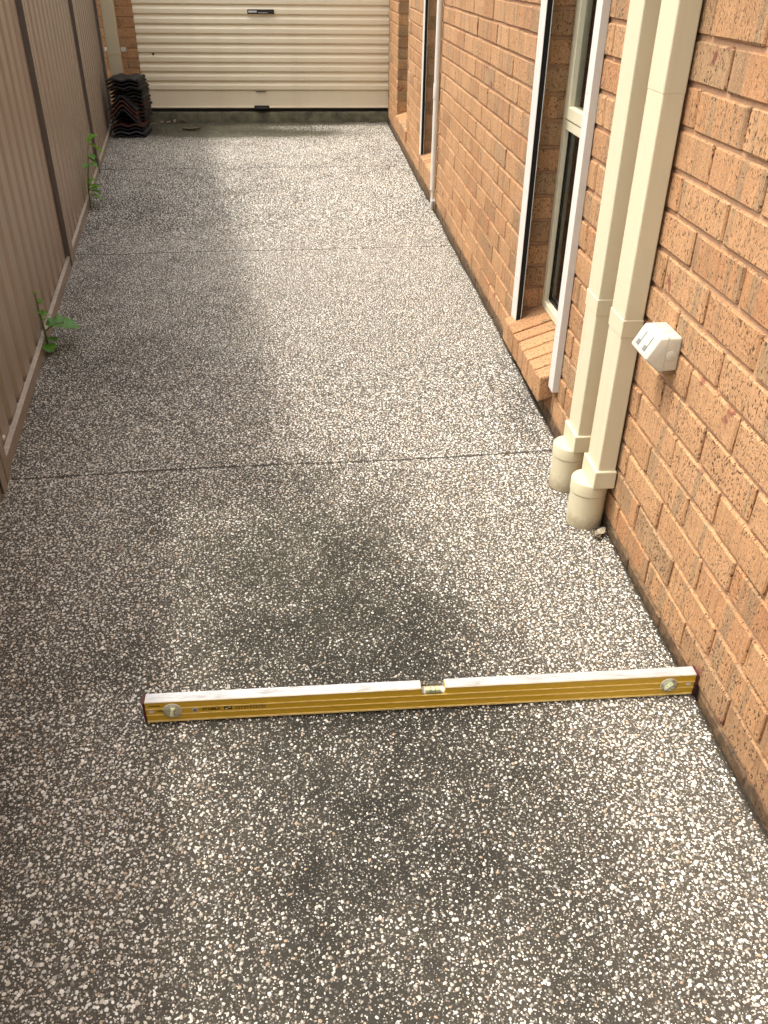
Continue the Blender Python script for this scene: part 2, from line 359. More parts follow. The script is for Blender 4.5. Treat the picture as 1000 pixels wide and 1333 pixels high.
# control joints: left y, right y
JO = [(-3.4, -3.4), (1.172, 1.246), (3.62, 3.697), (5.95, 6.01), (8.215, 8.215)]
GAPS = (.003, .0026, .0042, .0050, .003)
def jy(k, x): a, b = JO[k]; t = np.clip((x+1.9)/1.9, 0, 1); return a + (b-a)*t + (.006*np.sin(x*5+k) if 0 < k < 4 else 0)
for k in range(4):
    nx = 110; ny = int(max(60, 2.4/.018)); 
    U, V = np.meshgrid(np.linspace(0, 1, nx), np.linspace(0, 1, ny))
    # two passes so that joints follow the sloping line across the path
    x = xl(1.0)*(1-U); y = None
    for it in range(3):
        y0 = jy(k, x)+GAPS[k]; y1 = jy(k+1, x)-GAPS[k+1]; y = y0 + (y1-y0)*V
        x = xl(y) + (xr(y)-xl(y))*U
    z = zg(y) + .0004*(fbm(x, y, 40, 5, 2)-.5) - np.where((V == 0) | (V == 1), .002, 0)
    vt = np.stack([x, y, z], -1).reshape(-1, 3) - np.array(ORI['path'])
    idx = np.arange(nx*ny).reshape(ny, nx)
    fq = np.stack([idx[:-1, :-1], idx[:-1, 1:], idx[1:, 1:], idx[1:, :-1]], -1).reshape(-1, 4)
    # skirt
    rim = np.concatenate([idx[0, :], idx[1:, -1], idx[-1, -2::-1], idx[-2:0:-1, 0]])
    low = vt[rim].copy(); low[:, 2] -= .09
    nb = len(vt); L = len(rim); ar = np.arange(L)
    sk = np.stack([rim, nb+ar, nb+(ar+1) % L, rim[(ar+1) % L]], -1)
    me = bpy.data.meshes.new('slab'); me.from_pydata(np.concatenate([vt, low]).tolist(), [], np.concatenate([fq, sk]).tolist())
    me.polygons.foreach_set('use_smooth', [True]*len(me.polygons))
    gx = np.concatenate([x.ravel(), x.ravel()[rim]]); gy = np.concatenate([y.ravel(), y.ravel()[rim]])
    for nm, fn in (('grime_shade', grime_shade), ('moss', moss)):
        at = me.attributes.new(nm, 'FLOAT', 'POINT'); at.data.foreach_set('value', fn(gx, gy).astype(np.float32))
    me.materials.append(M_CONC); o = bpy.data.objects.new('slab', me); C.objects.link(o); o.parent = path
# soil bed that shows in the joints and along the wall
sb = MB(); ys = np.linspace(-3.4, 8.21, 40)
v = []; f = []
for i, y in enumerate(ys): v += [(xl(y)-.1, y, zg(y)-.024), (.03, y, zg(y)-.016)]
for i in range(len(ys)-1): f.append((2*i, 2*i+1, 2*i+3, 2*i+2))
sb.add(v, f).build('soil_bed', M_SOIL, path)

def scatter(y0, y1, cell, rmin, rmax, sides, rings, keep=1.0, up=None, dn=None):
    ny = int((y1-y0)/cell); xs0 = xl(y1)
    nx = int((0-xs0)/cell)
    I, J = np.meshgrid(np.arange(nx), np.arange(ny)); n = I.size
    x = xs0 + (I.ravel()+.5+(nrng.random(n)-.5)*1.15)*cell; y = y0 + (J.ravel()+.5+(nrng.random(n)-.5)*1.15)*cell
    ok = (x > xl(y)+.012) & (x < xr(y)-.003-.006*nrng.random(n)) & (nrng.random(n) < keep*(1-.45*grime_shade(x, y)))
    if up: ok &= nrng.random(n) < np.clip((y-up[0])/(up[1]-up[0]), 0, 1)
    if dn: ok &= nrng.random(n) < np.clip((dn[1]-y)/(dn[1]-dn[0]), 0, 1)
    for k in range(1, 4): ok &= np.abs(y-jy(k, x)) > GAPS[k]+(.45 if k == 1 else .8)*rmax
    for sx, sy_ in ((-.053, .828), (-.053, 1.03)): ok &= (x-sx)**2+(y-sy_)**2 > .053**2
    x = x[ok]; y = y[ok]; n = len(x)
    g = grime_shade(x, y); ms = moss(x, y)
    r = rmin + (rmax-rmin)*nrng.random(n)**1.7
    r *= (1 - .22*g)
    asp = .52 + .42*nrng.random(n); ang = nrng.random(n)*np.pi*2
    # colour
    pal = np.array([(.84, .81, .73), (.77, .71, .59), (.62, .55, .44), (.42, .39, .34), (.48, .34, .22), (.24, .215, .18), (.10, .09, .075)])
    w = np.array([.25, .20, .17, .14, .06, .10, .08]); c = pal[nrng.choice(7, n, p=w/w.sum())]*(.78+.32*nrng.random(n))[:, None]
    cover = np.clip(g*1.05-.14+.60*(nrng.random(n)-.5), 0, 1)[:, None]      # film of grime on the stone
    cover = np.where(nrng.random(n)[:, None] < .42*(1-.4*g[:, None]), cover*.2, cover)
    c = c*(1-cover*.55) + np.array((.060, .053, .040))*cover*.55
    mc = (ms*(.78+.22*nrng.random(n)))[:, None]
    c = c*(1-mc) + np.array((.044, .039, .014))*mc
    a = np.arange(sides)*2*np.pi/sides
    rr = r[:, None]*(1+.42*(nrng.random((n, sides))-.5))
    ca, sa = np.cos(ang)[:, None], np.sin(ang)[:, None]
    z0 = zg(y)
    hgt = .0006 + r*(.28+.34*nrng.random(n))
    V = []; 
    for (q, hz) in rings:
        lx = rr*np.cos(a)*q; ly = rr*np.sin(a)*asp[:, None]*q
        V.append(np.stack([x[:, None]+lx*ca-ly*sa, y[:, None]+lx*sa+ly*ca, (z0[:, None]-.0004)+(hgt*hz)[:, None]*np.ones((1, sides))], -1))
    top = np.stack([x, y, z0-.0004+hgt], -1)[:, None, :]
    P = np.concatenate(V+[top], 1); per = P.shape[1]
    tris = []
    for k in range(len(rings)-1):
        for i in range(sides):
            j = (i+1) % sides; A, B, D, E_ = k*sides+i, k*sides+j, (k+1)*sides+i, (k+1)*sides+j
            tris += [(A, B, E_), (A, E_, D)]
    last = (len(rings)-1)*sides
    for i in range(sides): tris.append((last+i, last+(i+1) % sides, per-1))
    tris = np.array(tris)
    T = (np.arange(n)[:, None, None]*per + tris[None]).reshape(-1, 3)
    return P.reshape(-1, 3), T, np.repeat(c, per, 0)
def pebbles(sets, name):
    Ps, Ts, Cs = [], [], []; b = 0
    for P, T, c in sets: Ps.append(P); Ts.append(T+b); Cs.append(c); b += len(P)
    P = (np.concatenate(Ps)-np.array(ORI['path'])).astype(np.float32); T = np.concatenate(Ts).astype(np.int32); c = np.concatenate(Cs)
    me = bpy.data.meshes.new(name); me.vertices.add(len(P)); me.vertices.foreach_set('co', P.ravel())
    me.loops.add(T.size); me.loops.foreach_set('vertex_index', T.ravel()); me.polygons.add(len(T))
    me.polygons.foreach_set('loop_start', np.arange(0, T.size, 3, dtype=np.int32))
    me.polygons.foreach_set('use_smooth', np.ones(len(T), dtype=bool))
    me.update(calc_edges=True)
    at = me.color_attributes.new('pebble_colour', 'FLOAT_COLOR', 'POINT')
    at.data.foreach_set('color', np.concatenate([c, np.ones((len(c), 1))], 1).astype(np.float32).ravel())
    me.materials.append(M_PEB); o = bpy.data.objects.new(name, me); C.objects.link(o); o.parent = path; o['kind'] = 'stuff'
    o['label'] = 'white and tan pebbles set in the grey concrete path'
    return o
dome = [(1.0, 0.0), (.68, .72)]
Z1, Z2 = (1.35, 2.15), (3.7, 4.7)
pebbles([scatter(-.72, 2.15, .0082, .0025, .0053, 5, dome, .97, None, Z1), scatter(-.72, 2.15, .0061, .0015, .0029, 5, [(1.0, 0)], .97, None, Z1),
         scatter(1.35, 4.7, .0082, .0028, .0054, 5, [(1.0, 0)], .99, Z1, Z2), scatter(1.35, 4.7, .0078, .0016, .0032, 4, [(1.0, 0)], .95, Z1, Z2), scatter(3.7, 8.21, .0108, .0042, .0072, 5, [(1.0, 0)], .99, Z2)], 'pebbles')

# ------------------------------------------------------------------ brickwork
GA = .086; BH = .076
def brick_mesh(lx, ly, lz, key, cache={}, mat=None):
    """chamfered, slightly uneven block, centred; shared between alike pieces"""
    k = (round(lx, 3), round(ly, 3), round(lz, 3), key)
    if k in cache: return cache[k]
    mb = MB().box(-lx/2, lx/2, -ly/2, ly/2, -lz/2, lz/2)
    me = mb.mesh('brick', bevel=.0038, seg=1, mats=[mat or M_BRICK])
    r = random.Random(hash(k) & 0xffff)
    for v_ in me.vertices:
        v_.co += Vector((r.uniform(-.0011, .0011), r.uniform(-.0016, .0016), r.uniform(-.0014, .0014)))
    cache[k] = me; return me
OPEN = [(1.47, 2.05, .10, 9), (4.62, 5.25, .10, 9), (6.42, 7.27, .10, 9)]     # y0, y1, z0, z1 of the window openings
Y0W, Y1W = -4.6, 8.218
def spans(z0, z1):
    """solid y ranges of the wall for a course"""
    cuts = [(a, b) for a, b, c, d in OPEN if z1 > c+.02 and z0 < d]
    out = []; s = Y0W
    for a, b in sorted(cuts): out.append((s, a)); s = b
    out.append((s, Y1W)); return out
BR = []
for k in range(-1, 25):
    z0 = k*GA; zc = z0+BH/2
    off = 0 if k % 2 == 0 else .12
    for a, b in spans(z0, z0+BH):
        n0 = math.floor((a-off)/.24)-1; n1 = math.ceil((b-off)/.24)+1
        for n_ in range(n0, n1):
            p = n_*.24+off+.005; q_ = p+.230
            p = max(p, a); q_ = min(q_, b)
            if q_-p < .03: continue
            BR.append((p, q_, zc))
house = thing('house_wall', (.055, 2.8, -.12), 'long orange brick house wall with narrow windows beside the path', 'brick wall')
HO = ORI['house_wall']
def vis_area(p, q_, zc):
    c4 = [to_px((0, y, z)) for y in (p, q_) for z in (zc-.038, zc+.038)]
    if any(c is None for c in c4): return 0
    us = [c[0] for c in c4]; vs_ = [c[1] for c in c4]
    if max(us) < 0 or min(us) > 1000 or max(vs_) < 0 or min(vs_) > 1333: return 0
    cx = [min(max(u, 0), 1000) for u in us]; cyy = [min(max(v_, 0), 1333) for v_ in vs_]
    return (max(cx)-min(cx))*(max(cyy)-min(cyy))
def reveal_grey(p, zc): return zc < 1.25 and int(round((zc-BH/2)/GA)) % 2 == 1 and any(abs(p-o_[1]) < .004 for o_ in OPEN)
BR.sort(key=lambda b: -vis_area(*b)-(1e6 if reveal_grey(b[0], b[2]) else 0))
def jit(): return rnd.uniform(-.0016, .0016), rnd.uniform(-.0012, .0012), rnd.uniform(-.0011, .0011)
rest_v = []; rest_f = []; rest_l = []; rest_r = []
for i, (p, q_, zc) in enumerate(BR):
    ly = round(q_-p, 2) if abs(q_-p-.23) > .004 else .230
    gr_ = reveal_grey(p, zc)
    me = brick_mesh(.110, q_-p if ly != .230 else .230, BH, 300 if gr_ else i % 9, mat=M_BRICKG if gr_ else None)
    a, b, c = jit(); loc = Vector((.055+a+(.004 if zc < 0 else 0), (p+q_)/2+b, zc+c)); rz = rnd.uniform(-.006, .006)
    if i < 295:
        o = bpy.data.objects.new('brick', me); C.objects.link(o); o.parent = house; o.location = loc-HO; o.rotation_euler = (rnd.uniform(-.006, .006), rnd.uniform(-.01, .01), rz)
    else:
        bb = len(rest_v); sr = rnd.random()
        for v_ in me.vertices:
            rest_v.append(v_.co+loc-HO); rest_l.append(v_.co[:]); rest_r.append(sr)
        rest_f += [tuple(j+bb for j in pl.vertices) for pl in me.polygons]
def stuff_bricks(vv, ff, ll, rr_, parent):
    me = bpy.data.meshes.new('bricks'); me.from_pydata(vv, [], ff)
    at = me.attributes.new('brick_local', 'FLOAT_VECTOR', 'POINT'); at.data.foreach_set('vector', np.array(ll, dtype=np.float32).ravel())
    at = me.attributes.new('brick_random', 'FLOAT', 'POINT'); at.data.foreach_set('value', np.array(rr_, dtype=np.float32))
    me.materials.append(M_BRICKS); o = bpy.data.objects.new('bricks', me); C.objects.link(o); o.parent = parent; o['kind'] = 'stuff'
    return o
stuff_bricks(rest_v, rest_f, rest_l, rest_r, house)
# mortar core with the openings left free; its face is raked back behind the bricks
mo = MB(); RK = .0075
def core(y0, y1, z0, z1): mo.box(RK, .105, y0, y1, z0, z1)
ztop = 25*GA-.01
pr = Y0W+.006
for a, b, c, d in OPEN:
    core(pr, a-RK, -.20, ztop); core(a-RK, b+RK, -.20, c-.012); pr = b+RK
core(pr, Y1W, -.20, ztop)
mo.build('mortar', M_MORTAR, house)
MB().box(.108, .20, Y0W, 1.40, -.2, ztop).box(.108, .2, 2.12, 4.65, -.2, ztop).box(.108, .2, 5.32, 6.35, -.2, ztop).box(.108, .2, 7.34, Y1W, -.2, ztop).build('inner_wall', M_ROOM, house)

# sills: bricks on edge, sloping outwards
def sill(y0, y1, n, over, zb, zf, zh, label):
    t = bpy.data.objects.new('window_sill', None); C.objects.link(t); t.parent = house; t.location = Vector((0, (y0+y1)/2, zf))-HO
    t['label'] = label; O = Vector((0, (y0+y1)/2, zf)); ORI[t.name] = O
    L = math.hypot(.10+over, zb-zf); ang = math.atan2(zb-zf, .10+over); pit = (y1-y0)/n
    th = zh
    # ends cut plumb, so the front face stands vertical
    hl, dz = (.10+over)/2, (zb-zf)/2
    def block(w, ins, top, bot): return MB().prism([(-hl+ins, -dz-top), (hl-ins*.3, dz-top), (hl-ins*.3, dz-th+bot), (-hl+ins, -dz-th+bot)], lambda p, a: (p[0], a, p[1]), -w/2, w/2)
    mes = []
    for k in range(4):
        me = block(pit-.0100, 0, 0, 0).mesh('brick', bevel=.0038, seg=1, mats=[M_BRICK]); r = random.Random(k+5)
        for v_ in me.vertices: v_.co += Vector((r.uniform(-.0016, .0016), r.uniform(-.0011, .0011), r.uniform(-.0014, .0014)))
        mes.append(me)
    mid = Vector(((-over+.10)/2, 0, (zf+zb)/2))
    for i in range(n):
        a, b, cc = jit()
        o = bpy.data.objects.new('brick', mes[i % 4]); C.objects.link(o); o.parent = t; o.location = mid+Vector((a*1.3, y0+(i+.5)*pit+b*.5, cc))-O; o.rotation_euler = (rnd.uniform(-.008, .008), rnd.uniform(-.008, .008), rnd.uniform(-.008, .008))
    mb = block(y1-y0-.012, .006, .009, .006); mb.v = [tuple(Vector(p)+mid+Vector((0, (y0+y1)/2, 0))) for p in mb.v]
    mb.build('mortar', M_MORTAR, t)
    return t
sill(1.454, 2.058, 7, .052, .184, .130, .086, 'sloping brick sill under the framed window')
sill(4.605, 5.27, 8, .028, .200, .168, .112, 'sloping brick sill beside the conduit')
sill(6.38, 7.285, 10, .012, .172, .140, .080, 'brick sill nearest the garage door')

# windows
def window(y0, y1, zb, z_tr, label):
    w = bpy.data.objects.new('window', None); C.objects.link(w); w.parent = house; O = Vector((.1, (y0+y1)/2, zb)); w.location = O-HO; ORI[w.name] = O; w['label'] = label
    zt = 2.08; X0 = .092; X1 = .150
    fr = MB()
    fr.box(X0, X1, y1-.030, y1+.004, zb, zt).box(X0, X1, y0-.004, y0+.030, zb, zt)
    fr.build('jamb', M_FRAME, w, bevel=.002, seg=1)
    MB().box(X0-.004, X1, y0+.0302, y1-.0302, zb, zb+.030).build('bottom_rail', M_FRAME, w, bevel=.002, seg=1)
    MB().box(X0-.002, X1, y0+.0302, y1-.0302, z_tr, z_tr+.030).build('transom', M_FRAME, w, bevel=.002, seg=1)
    MB().box(X0, X1, y0+.0302, y1-.0302, zt-.03, zt).build('top_rail', M_FRAME, w, bevel=.002, seg=1)
    # opening sash above the transom, its own frame a little proud
    z0 = z_tr+.034; a, b = y0+.032, y1-.032; s = MB()
    s.box(X0-.006, X1-.01, b-.040, b, z0, zt-.032).box(X0-.006, X1-.01, a, a+.040, z0, zt-.032)
    s.box(X0-.006, X1-.01, a+.0402, b-.0402, z0, z0+.042).box(X0-.006, X1-.01, a+.0402, b-.0402, zt-.07, zt-.032)
    sa = s.build('sash', M_FRAME, w, bevel=.003, seg=1)
    MB().box(.106, .110, a+.034, b-.034, z0+.034, zt-.065).build('pane', M_GLASS, sa)
    MB().box(.114, .118, y0+.026, y1-.026, zb+.026, z_tr+.004).build('pane', M_GLASS, w)
    bd = MB(); bd.box(.1085, .1135, y1-.0365, y1-.0302, zb+.0302, z_tr-.0002).box(.1085, .1135, y0+.0302, y0+.0415, zb+.0302, z_tr-.0002).box(.1085, .1135, y0+.0417, y1-.0417, zb+.0302, zb+.042)
    bd.build('glazing_bead', M_RUBBER, w)
    # hanging curtain with folds, and the dark room behind
    n = 90; v = []; f = []
    for i in range(n+1):
        y = y0-.02+(y1-y0+.04)*i/n; x = .134+.009*math.sin(i*.72)+.003*math.sin(i*1.9)
        v += [(x, y, zb+.0), (x, y, zt)]
    for i in range(n): f.append((2*i, 2*i+2, 2*i+3, 2*i+1))
    MB().add(v, f).build('curtain', M_CURT, w, smooth=True)
    rm = MB(); rm.add([(x, y, z) for x in (.152, .60) for y in (y0-.05, y1+.05) for z in (zb-.02, zt+.03)], [(4, 6, 7, 5), (0, 4, 5, 1), (2, 3, 7, 6), (0, 2, 6, 4), (1, 5, 7, 3)])
    rm.build('room', M_ROOM, w)
    return w
window(1.472, 2.046, .186, .836, 'cream framed window with a transom between the white shutter guides')
window(4.624, 5.246, .203, .836, 'cream framed narrow window hidden beside the conduit')
window(6.424, 7.266, .174, .836, 'cream framed window nearest the garage')
# eave with gutter, above the frame
ev = MB(); ev.box(-.45, .2, -5.0, Y1W, 2.42, 2.435).box(-.47, -.452, -5.0, Y1W, 2.40, 2.58).box(-.59, -.4722, -5.0, Y1W, 2.45, 2.56)
ev.add([(-.60, -5, 2.585), (-.60, 9, 2.585), (2.6, 9, 3.9), (2.6, -5, 3.9)], [(0, 1, 2, 3)])
ev.build('eave', M_FRAME, house)
MB().box(.0, .2, -5.0, Y1W, 2.142, 2.42).build('upper_wall', M_MORTAR, house)
# roller shutter guides: channels with a dark brush slot facing the opening
def guide(y0, y1, zb, slot_near, label):
    d = .023; zt = 2.1; t = MB()
    if slot_near:
        t.box(-d, -.0005, y0+.012, y1, zb, zt); t.box(-d, -d+.0022, y0, y0+.0118, zb, zt); t.box(-.0028, -.0006, y0, y0+.0118, zb, zt)
    else:
        t.box(-d, -.0005, y0, y1-.012, zb, zt); t.box(-d, -d+.0022, y1-.0118, y1, zb, zt); t.box(-.0028, -.0006, y1-.0118, y1, zb, zt)
    o = t.build('shutter_guide', M_GUIDE, house, bevel=.0007, seg=1); o['label'] = label
    s = MB()
    if slot_near: s.box(-d+.0024, -.003, y0+.003, y0+.0116, zb+.001, zt)
    else: s.box(-d+.0024, -.003, y1-.0116, y1-.003, zb+.001, zt)
    s.build('brush_slot', M_RUBBER, o)
    sc = MB()
    for z in (.30, 1.02, 1.75): sc.lathe([(.0035, 0), (.0035, -.0012), (.002, -.0016)], (-d, (y0+y1)/2+.004, z), 10, 'x')
    sc.build('screw', M_ZINC, o)
guide(1.986, 2.068, .135, True, 'white shutter guide with a dark slot beside the far window edge')
guide(1.386, 1.440, .112, False, 'white shutter guide ending past the brick sill')
guide(5.212, 5.292, .150, True, 'white shutter guide with a dark slot behind the conduit')

# ------------------------------------------------------------------ garage: pier, door, threshold
YD = 8.25
pier = thing('garage_pier', (-2.75, 8.26, -.12), 'brick pier beside the cream roller door behind the cream downpipe', 'brick pier'); PO = ORI['garage_pier']
pv = []
for k in range(-1, 25):
    for n_ in range(3):
        x1 = -2.424-n_*.24 if k % 2 == 0 else -2.424+(.115 if n_ == 0 else .115)-n_*.24-.115+.0
        x1 = -2.424-n_*.24 + (0 if k % 2 == 0 else .12)
        a = x1-.230; b = min(x1, -2.424)
        me = brick_mesh(b-a, .110, BH, 200+(k+n_) % 5)
        o = bpy.data.objects.new('brick', me); C.objects.link(o); o.parent = pier
        j = jit(); o.location = Vector(((a+b)/2+j[0], 8.215+.055+j[1], k*GA+BH/2+j[2]))-PO
MB().box(-3.12, -2.432, 8.2225, 8.322, -.2, ztop).build('mortar', M_MORTAR, pier)

door = thing('roller_door', (-1.23, YD, .03), 'cream ribbed steel roller door of the garage at the path end', 'roller door')
DX0, DX1 = -2.4232, .06
SP = .0812
prof = [(.004, 0.0), (.004, .081), (-.004, .081), (-.0045, .077), (-.021, .053), (-.024, .049), (-.024, .014), (-.022, .010), (-.004, .005), (-.004, 0.0)]
sl_me = MB().prism(prof, lambda p, a: (a, p[0], p[1]), DX0, DX1).mesh('slat', mats=[M_DOOR])
for i in range(25):
    o = bpy.data.objects.new('slat', sl_me); C.objects.link(o); o.parent = door; o.location = Vector((0, YD+rnd.uniform(-.001, .001), .2305+i*SP))-ORI['roller_door']
MB().box(DX0, DX1, YD-.012, YD+.006, .074, .2300).box(DX0, DX1, YD-.022, YD-.0122, .074, .092).build('bottom_rail', M_DOOR, door, bevel=.003, seg=1)
MB().box(DX0, DX1, YD-.010, YD+.012, .044, .0738).build('weather_seal', M_RUBBER, door)
h1 = MB().box(-1.352, -1.098, YD-.038, YD-.0245, .890, .930).build('lock_plate', M_BLACK, door, bevel=.004)
MB().box(-1.342, -1.262, YD-.044, YD-.0385, .902, .918).box(-1.25, -1.16, YD-.0425, YD-.0385, .899, .903).build('lock_barrel', M_ZINC, h1, bevel=.002)
h2 = MB(); h2.box(-1.346, -1.196, YD-.034, YD-.0225, .066, .100).box(-1.325, -1.217, YD-.062, YD-.0345, .068, .084)
h2.build('lift_handle', M_BLACK, door, bevel=.005)
MB().lathe([(.010, 0), (.010, -.004), (.006, -.006)], (-2.281, YD-.0245, .551), 12, 'y').build('bolt', M_BLACK, door)
MB().box(-1.32, -1.22, YD-.0235, YD-.0125, .222, .2265).build('wear_strip', M_BLACK, door)

MB().box(-2.43, .2, YD+.075, YD+.09, -.1, 2.4).build('gap_backing', M_ROOM, door)  # dark sheet added behind the door so its edge gaps look dark
th = MB()
n = 40; v = []; f = []
for i in range(n+1):
    x = -2.44+(2.44)*i/n; e = .006*math.sin(i*1.7)+.004*math.sin(i*.53)
    v += [(x, 8.205+e, -.10), (x, 8.207+e, .022+e*.4), (x, 8.222+e, .040+e*.3), (x, 8.36, .050)]
for i in range(n):
    for k in range(3): f.append((4*i+k, 4*i+4+k, 4*i+5+k, 4*i+1+k))
tho = th.add(v, f).build('threshold', M_THRESH, smooth=True); tho['kind'] = 'structure'; tho['label'] = 'mossy concrete threshold under the roller door'; tho['category'] = 'threshold'

# ------------------------------------------------------------------ pipes on the house wall
def downpipe(yc, label, z_clip, z_join, hw=.049):
    t = thing('downpipe', (-.05, yc, float(zg(yc))), label, 'downpipe')
    def rr(w, d0, d1, z0, z1, name, par, bev): return MB().box(-d1, -d0, yc-w, yc+w, z0, z1).build(name, M_PIPE, par, bevel=bev)
    rr(hw, .006, .056, .120, 2.15, 'pipe', t, .0035)
    sh = MB(); sh.box(-.0645, -.004, yc-hw-.008, yc+hw+.008, .112, .166)
    sh.build('collar', M_PIPE, t, bevel=.003)
    zb = float(zg(yc))-.03
    MB().lathe([(.0505, zb), (.0505, .074)], (-.053, yc+.006, 0), 40).build('stub', M_STUB, t, smooth=True)
    cp = MB().lathe([(.0485, .0742), (.0485, .0760), (.0523, .0761), (.0523, .109), (.0512, .1118), (.047, .1123)], (-.053, yc+.006, 0), 40).build('cap', M_STUB, t, smooth=True)
    for z in z_clip:
        MB().box(-.0576, -.0045, yc-hw-.0016, yc+hw+.0016, z, z+.045).build('band', M_PIPE, t, bevel=.0015, seg=1)
    for z in z_join:
        MB().box(-.0566, -.0055, yc-hw-.0006, yc+hw+.0006, z, 2.15).build('upper_sleeve', M_PIPE, t, bevel=.0035)
    return t
downpipe(.822, 'cream rectangular downpipe beside the power outlet', (.548,), (1.092,))
downpipe(1.026, 'cream rectangular downpipe beside the white shutter guide', (.530,), ())

cd_ = thing('conduit', (-.02, 4.52, float(zg(4.65))), 'thin pale conduit running down the brick wall beside a sill', 'conduit')
MB().tube([(-.022, 4.52, .085), (-.022, 4.52, .6), (-.022, 4.52, 2.1)], .0175, 14).build('pipe', M_CONDUIT, cd_, smooth=True)
MB().tube([(-.024, 4.523, -.075), (-.022, 4.522, .02), (-.020, 4.52, .10)], .0115, 12).build('lower_pipe', M_CONDUIT, cd_, smooth=True)
MB().lathe([(.0195, .62), (.0200, .625), (.0200, .70), (.0195, .705)], (-.022, 4.52, 0), 14).build('coupling', M_CONDUIT, cd_, smooth=True)
MB().box(-.030, -.002, 4.490, 4.555, .012, .026).build('clip', M_ZINC, cd_, bevel=.003)

dp = thing('downpipe', (-2.635, 8.16, -.055), 'cream downpipe with a metal strap in front of the garage pier', 'downpipe')
MB().box(-2.692, -2.580, 8.125, 8.205, -.05, 2.15).build('pipe', M_PIPE, dp, bevel=.004)
sp_ = MB(); sp_.box(-2.73, -2.6957, 8.2015, 8.2065, .575, .607).box(-2.5763, -2.527, 8.2015, 8.2065, .572, .610)
sp_.build('strap', M_GUIDE, dp, bevel=.001, seg=1)
MB().box(-2.694, -2.578, 8.1235, 8.2055, .55, .5735).build('joint_band', M_PIPE, dp, bevel=.001, seg=1)

# power outlet: weatherproof double box
po = thing('power_outlet', (0, .599, .556), 'white weatherproof double power outlet box on the brick wall', 'power outlet')
PY0, PY1 = .549, .650
pf = [(-.001, .636), (-.053, .635), (-.0795, .585), (-.0425, .5535), (-.001, .557)]
bb = MB().prism(pf, lambda p, a: (p[0], a, p[1]), PY0, PY1)
bb.build('housing', M_OUTLET, po, bevel=.0055, seg=3, smooth=True)
seam = MB().box(-.0345, -.0335, PY0-.0003, PY1+.0003, .5532, .6372).build('seam', M_SWITCH, po)
def slope_pt(u, y, off):     # u: 0 at the top edge .. 1 at the nose
    a = Vector((-.053, 0, .635)); b = Vector((-.0795, 0, .585)); p = a.lerp(b, u); nrm = Vector((-.05, 0, .0265)).normalized()
    return p+nrm*off+Vector((0, y, 0))
def slope_box(mb, u0, u1, y0, y1, o0, o1):
    v = [slope_pt(u, y, o) for u in (u0, u1) for y in (y0, y1) for o in (o0, o1)]
    mb.add(v, [(0,1,3,2),(4,6,7,5),(0,4,5,1),(2,3,7,6),(0,2,6,4),(1,5,7,3)])
pl = MB(); slope_box(pl, .10, .88, PY0+.012, PY1-.012, -.002, .0018); pl.build('face_plate', M_OUTLET, po, bevel=.0012, seg=2)
for yc in (.580, .620):
    a = MB(); slope_box(a, .14, .82, yc-.0125, yc+.0125, .0015, .0022); w = a.build('switch', M_SWITCH, po)
    b = MB(); slope_box(b, .17, .58, yc-.0088, yc+.0088, .0022, .0050); b.build('rocker', M_OUTLET, w, bevel=.0015)
    c = MB(); slope_box(c, .60, .79, yc-.0095, yc+.004, .0022, .0034); c.build('rocker_shadow', M_OUTDARK, w)
MB().lathe([(.0135, .0), (.0135, .0012), (.012, .0018)], (-.026, .597, .6355), 28).build('screw_cap', M_OUTLET, po, smooth=True)
MB().lathe([(.0125, -.0008), (.0125, -.0020), (.0112, -.0026)], (-.020, PY0+.001, .594), 28, 'y').build('side_plug', M_OUTLET, po, smooth=True)
MB().lathe([(.0132, -.0004), (.0132, -.0013)], (-.020, PY0+.001, .594), 28, 'y').build('plug_rim', M_SWITCH, po)

# ------------------------------------------------------------------ fence
fe = thing('steel_fence', F(3.5, 0, -.06), 'brown ribbed steel fence along the left side of the path', 'fence')
POSTS = [-3.40, -1.23, 1.15, 3.49, 5.88, 8.16]
RP = .178
def zf(s): return float(zg(s))
def htop(i): return 1.79 if i >= 2 else .98
def panel(s0, s1, top):
    pts = []; s = s0; k = 0
    seq = [(0, 0), (.100, 0), (.114, -.013), (.162, -.013)]
    while s < s1:
        for ds, n_ in seq:
            if s+ds <= s1: pts.append((s+ds, -.0215+n_))
        s += RP
    pts.append((s1, pts[-1][1]))
    v = []; f = []; zs = [.0, top-.03]
    for (s, n_) in pts:
        for z in zs: v.append(F(s, n_, z if z else zf(s)+.03))
    for i in range(len(pts)-1): f.append((2*i, 2*i+2, 2*i+3, 2*i+1))
    mb = MB().add(v, f); o = mb.build('panel', M_FENCE, fe)
    sm = o.modifiers.new('thickness', 'SOLIDIFY'); sm.thickness = .0012
    return o
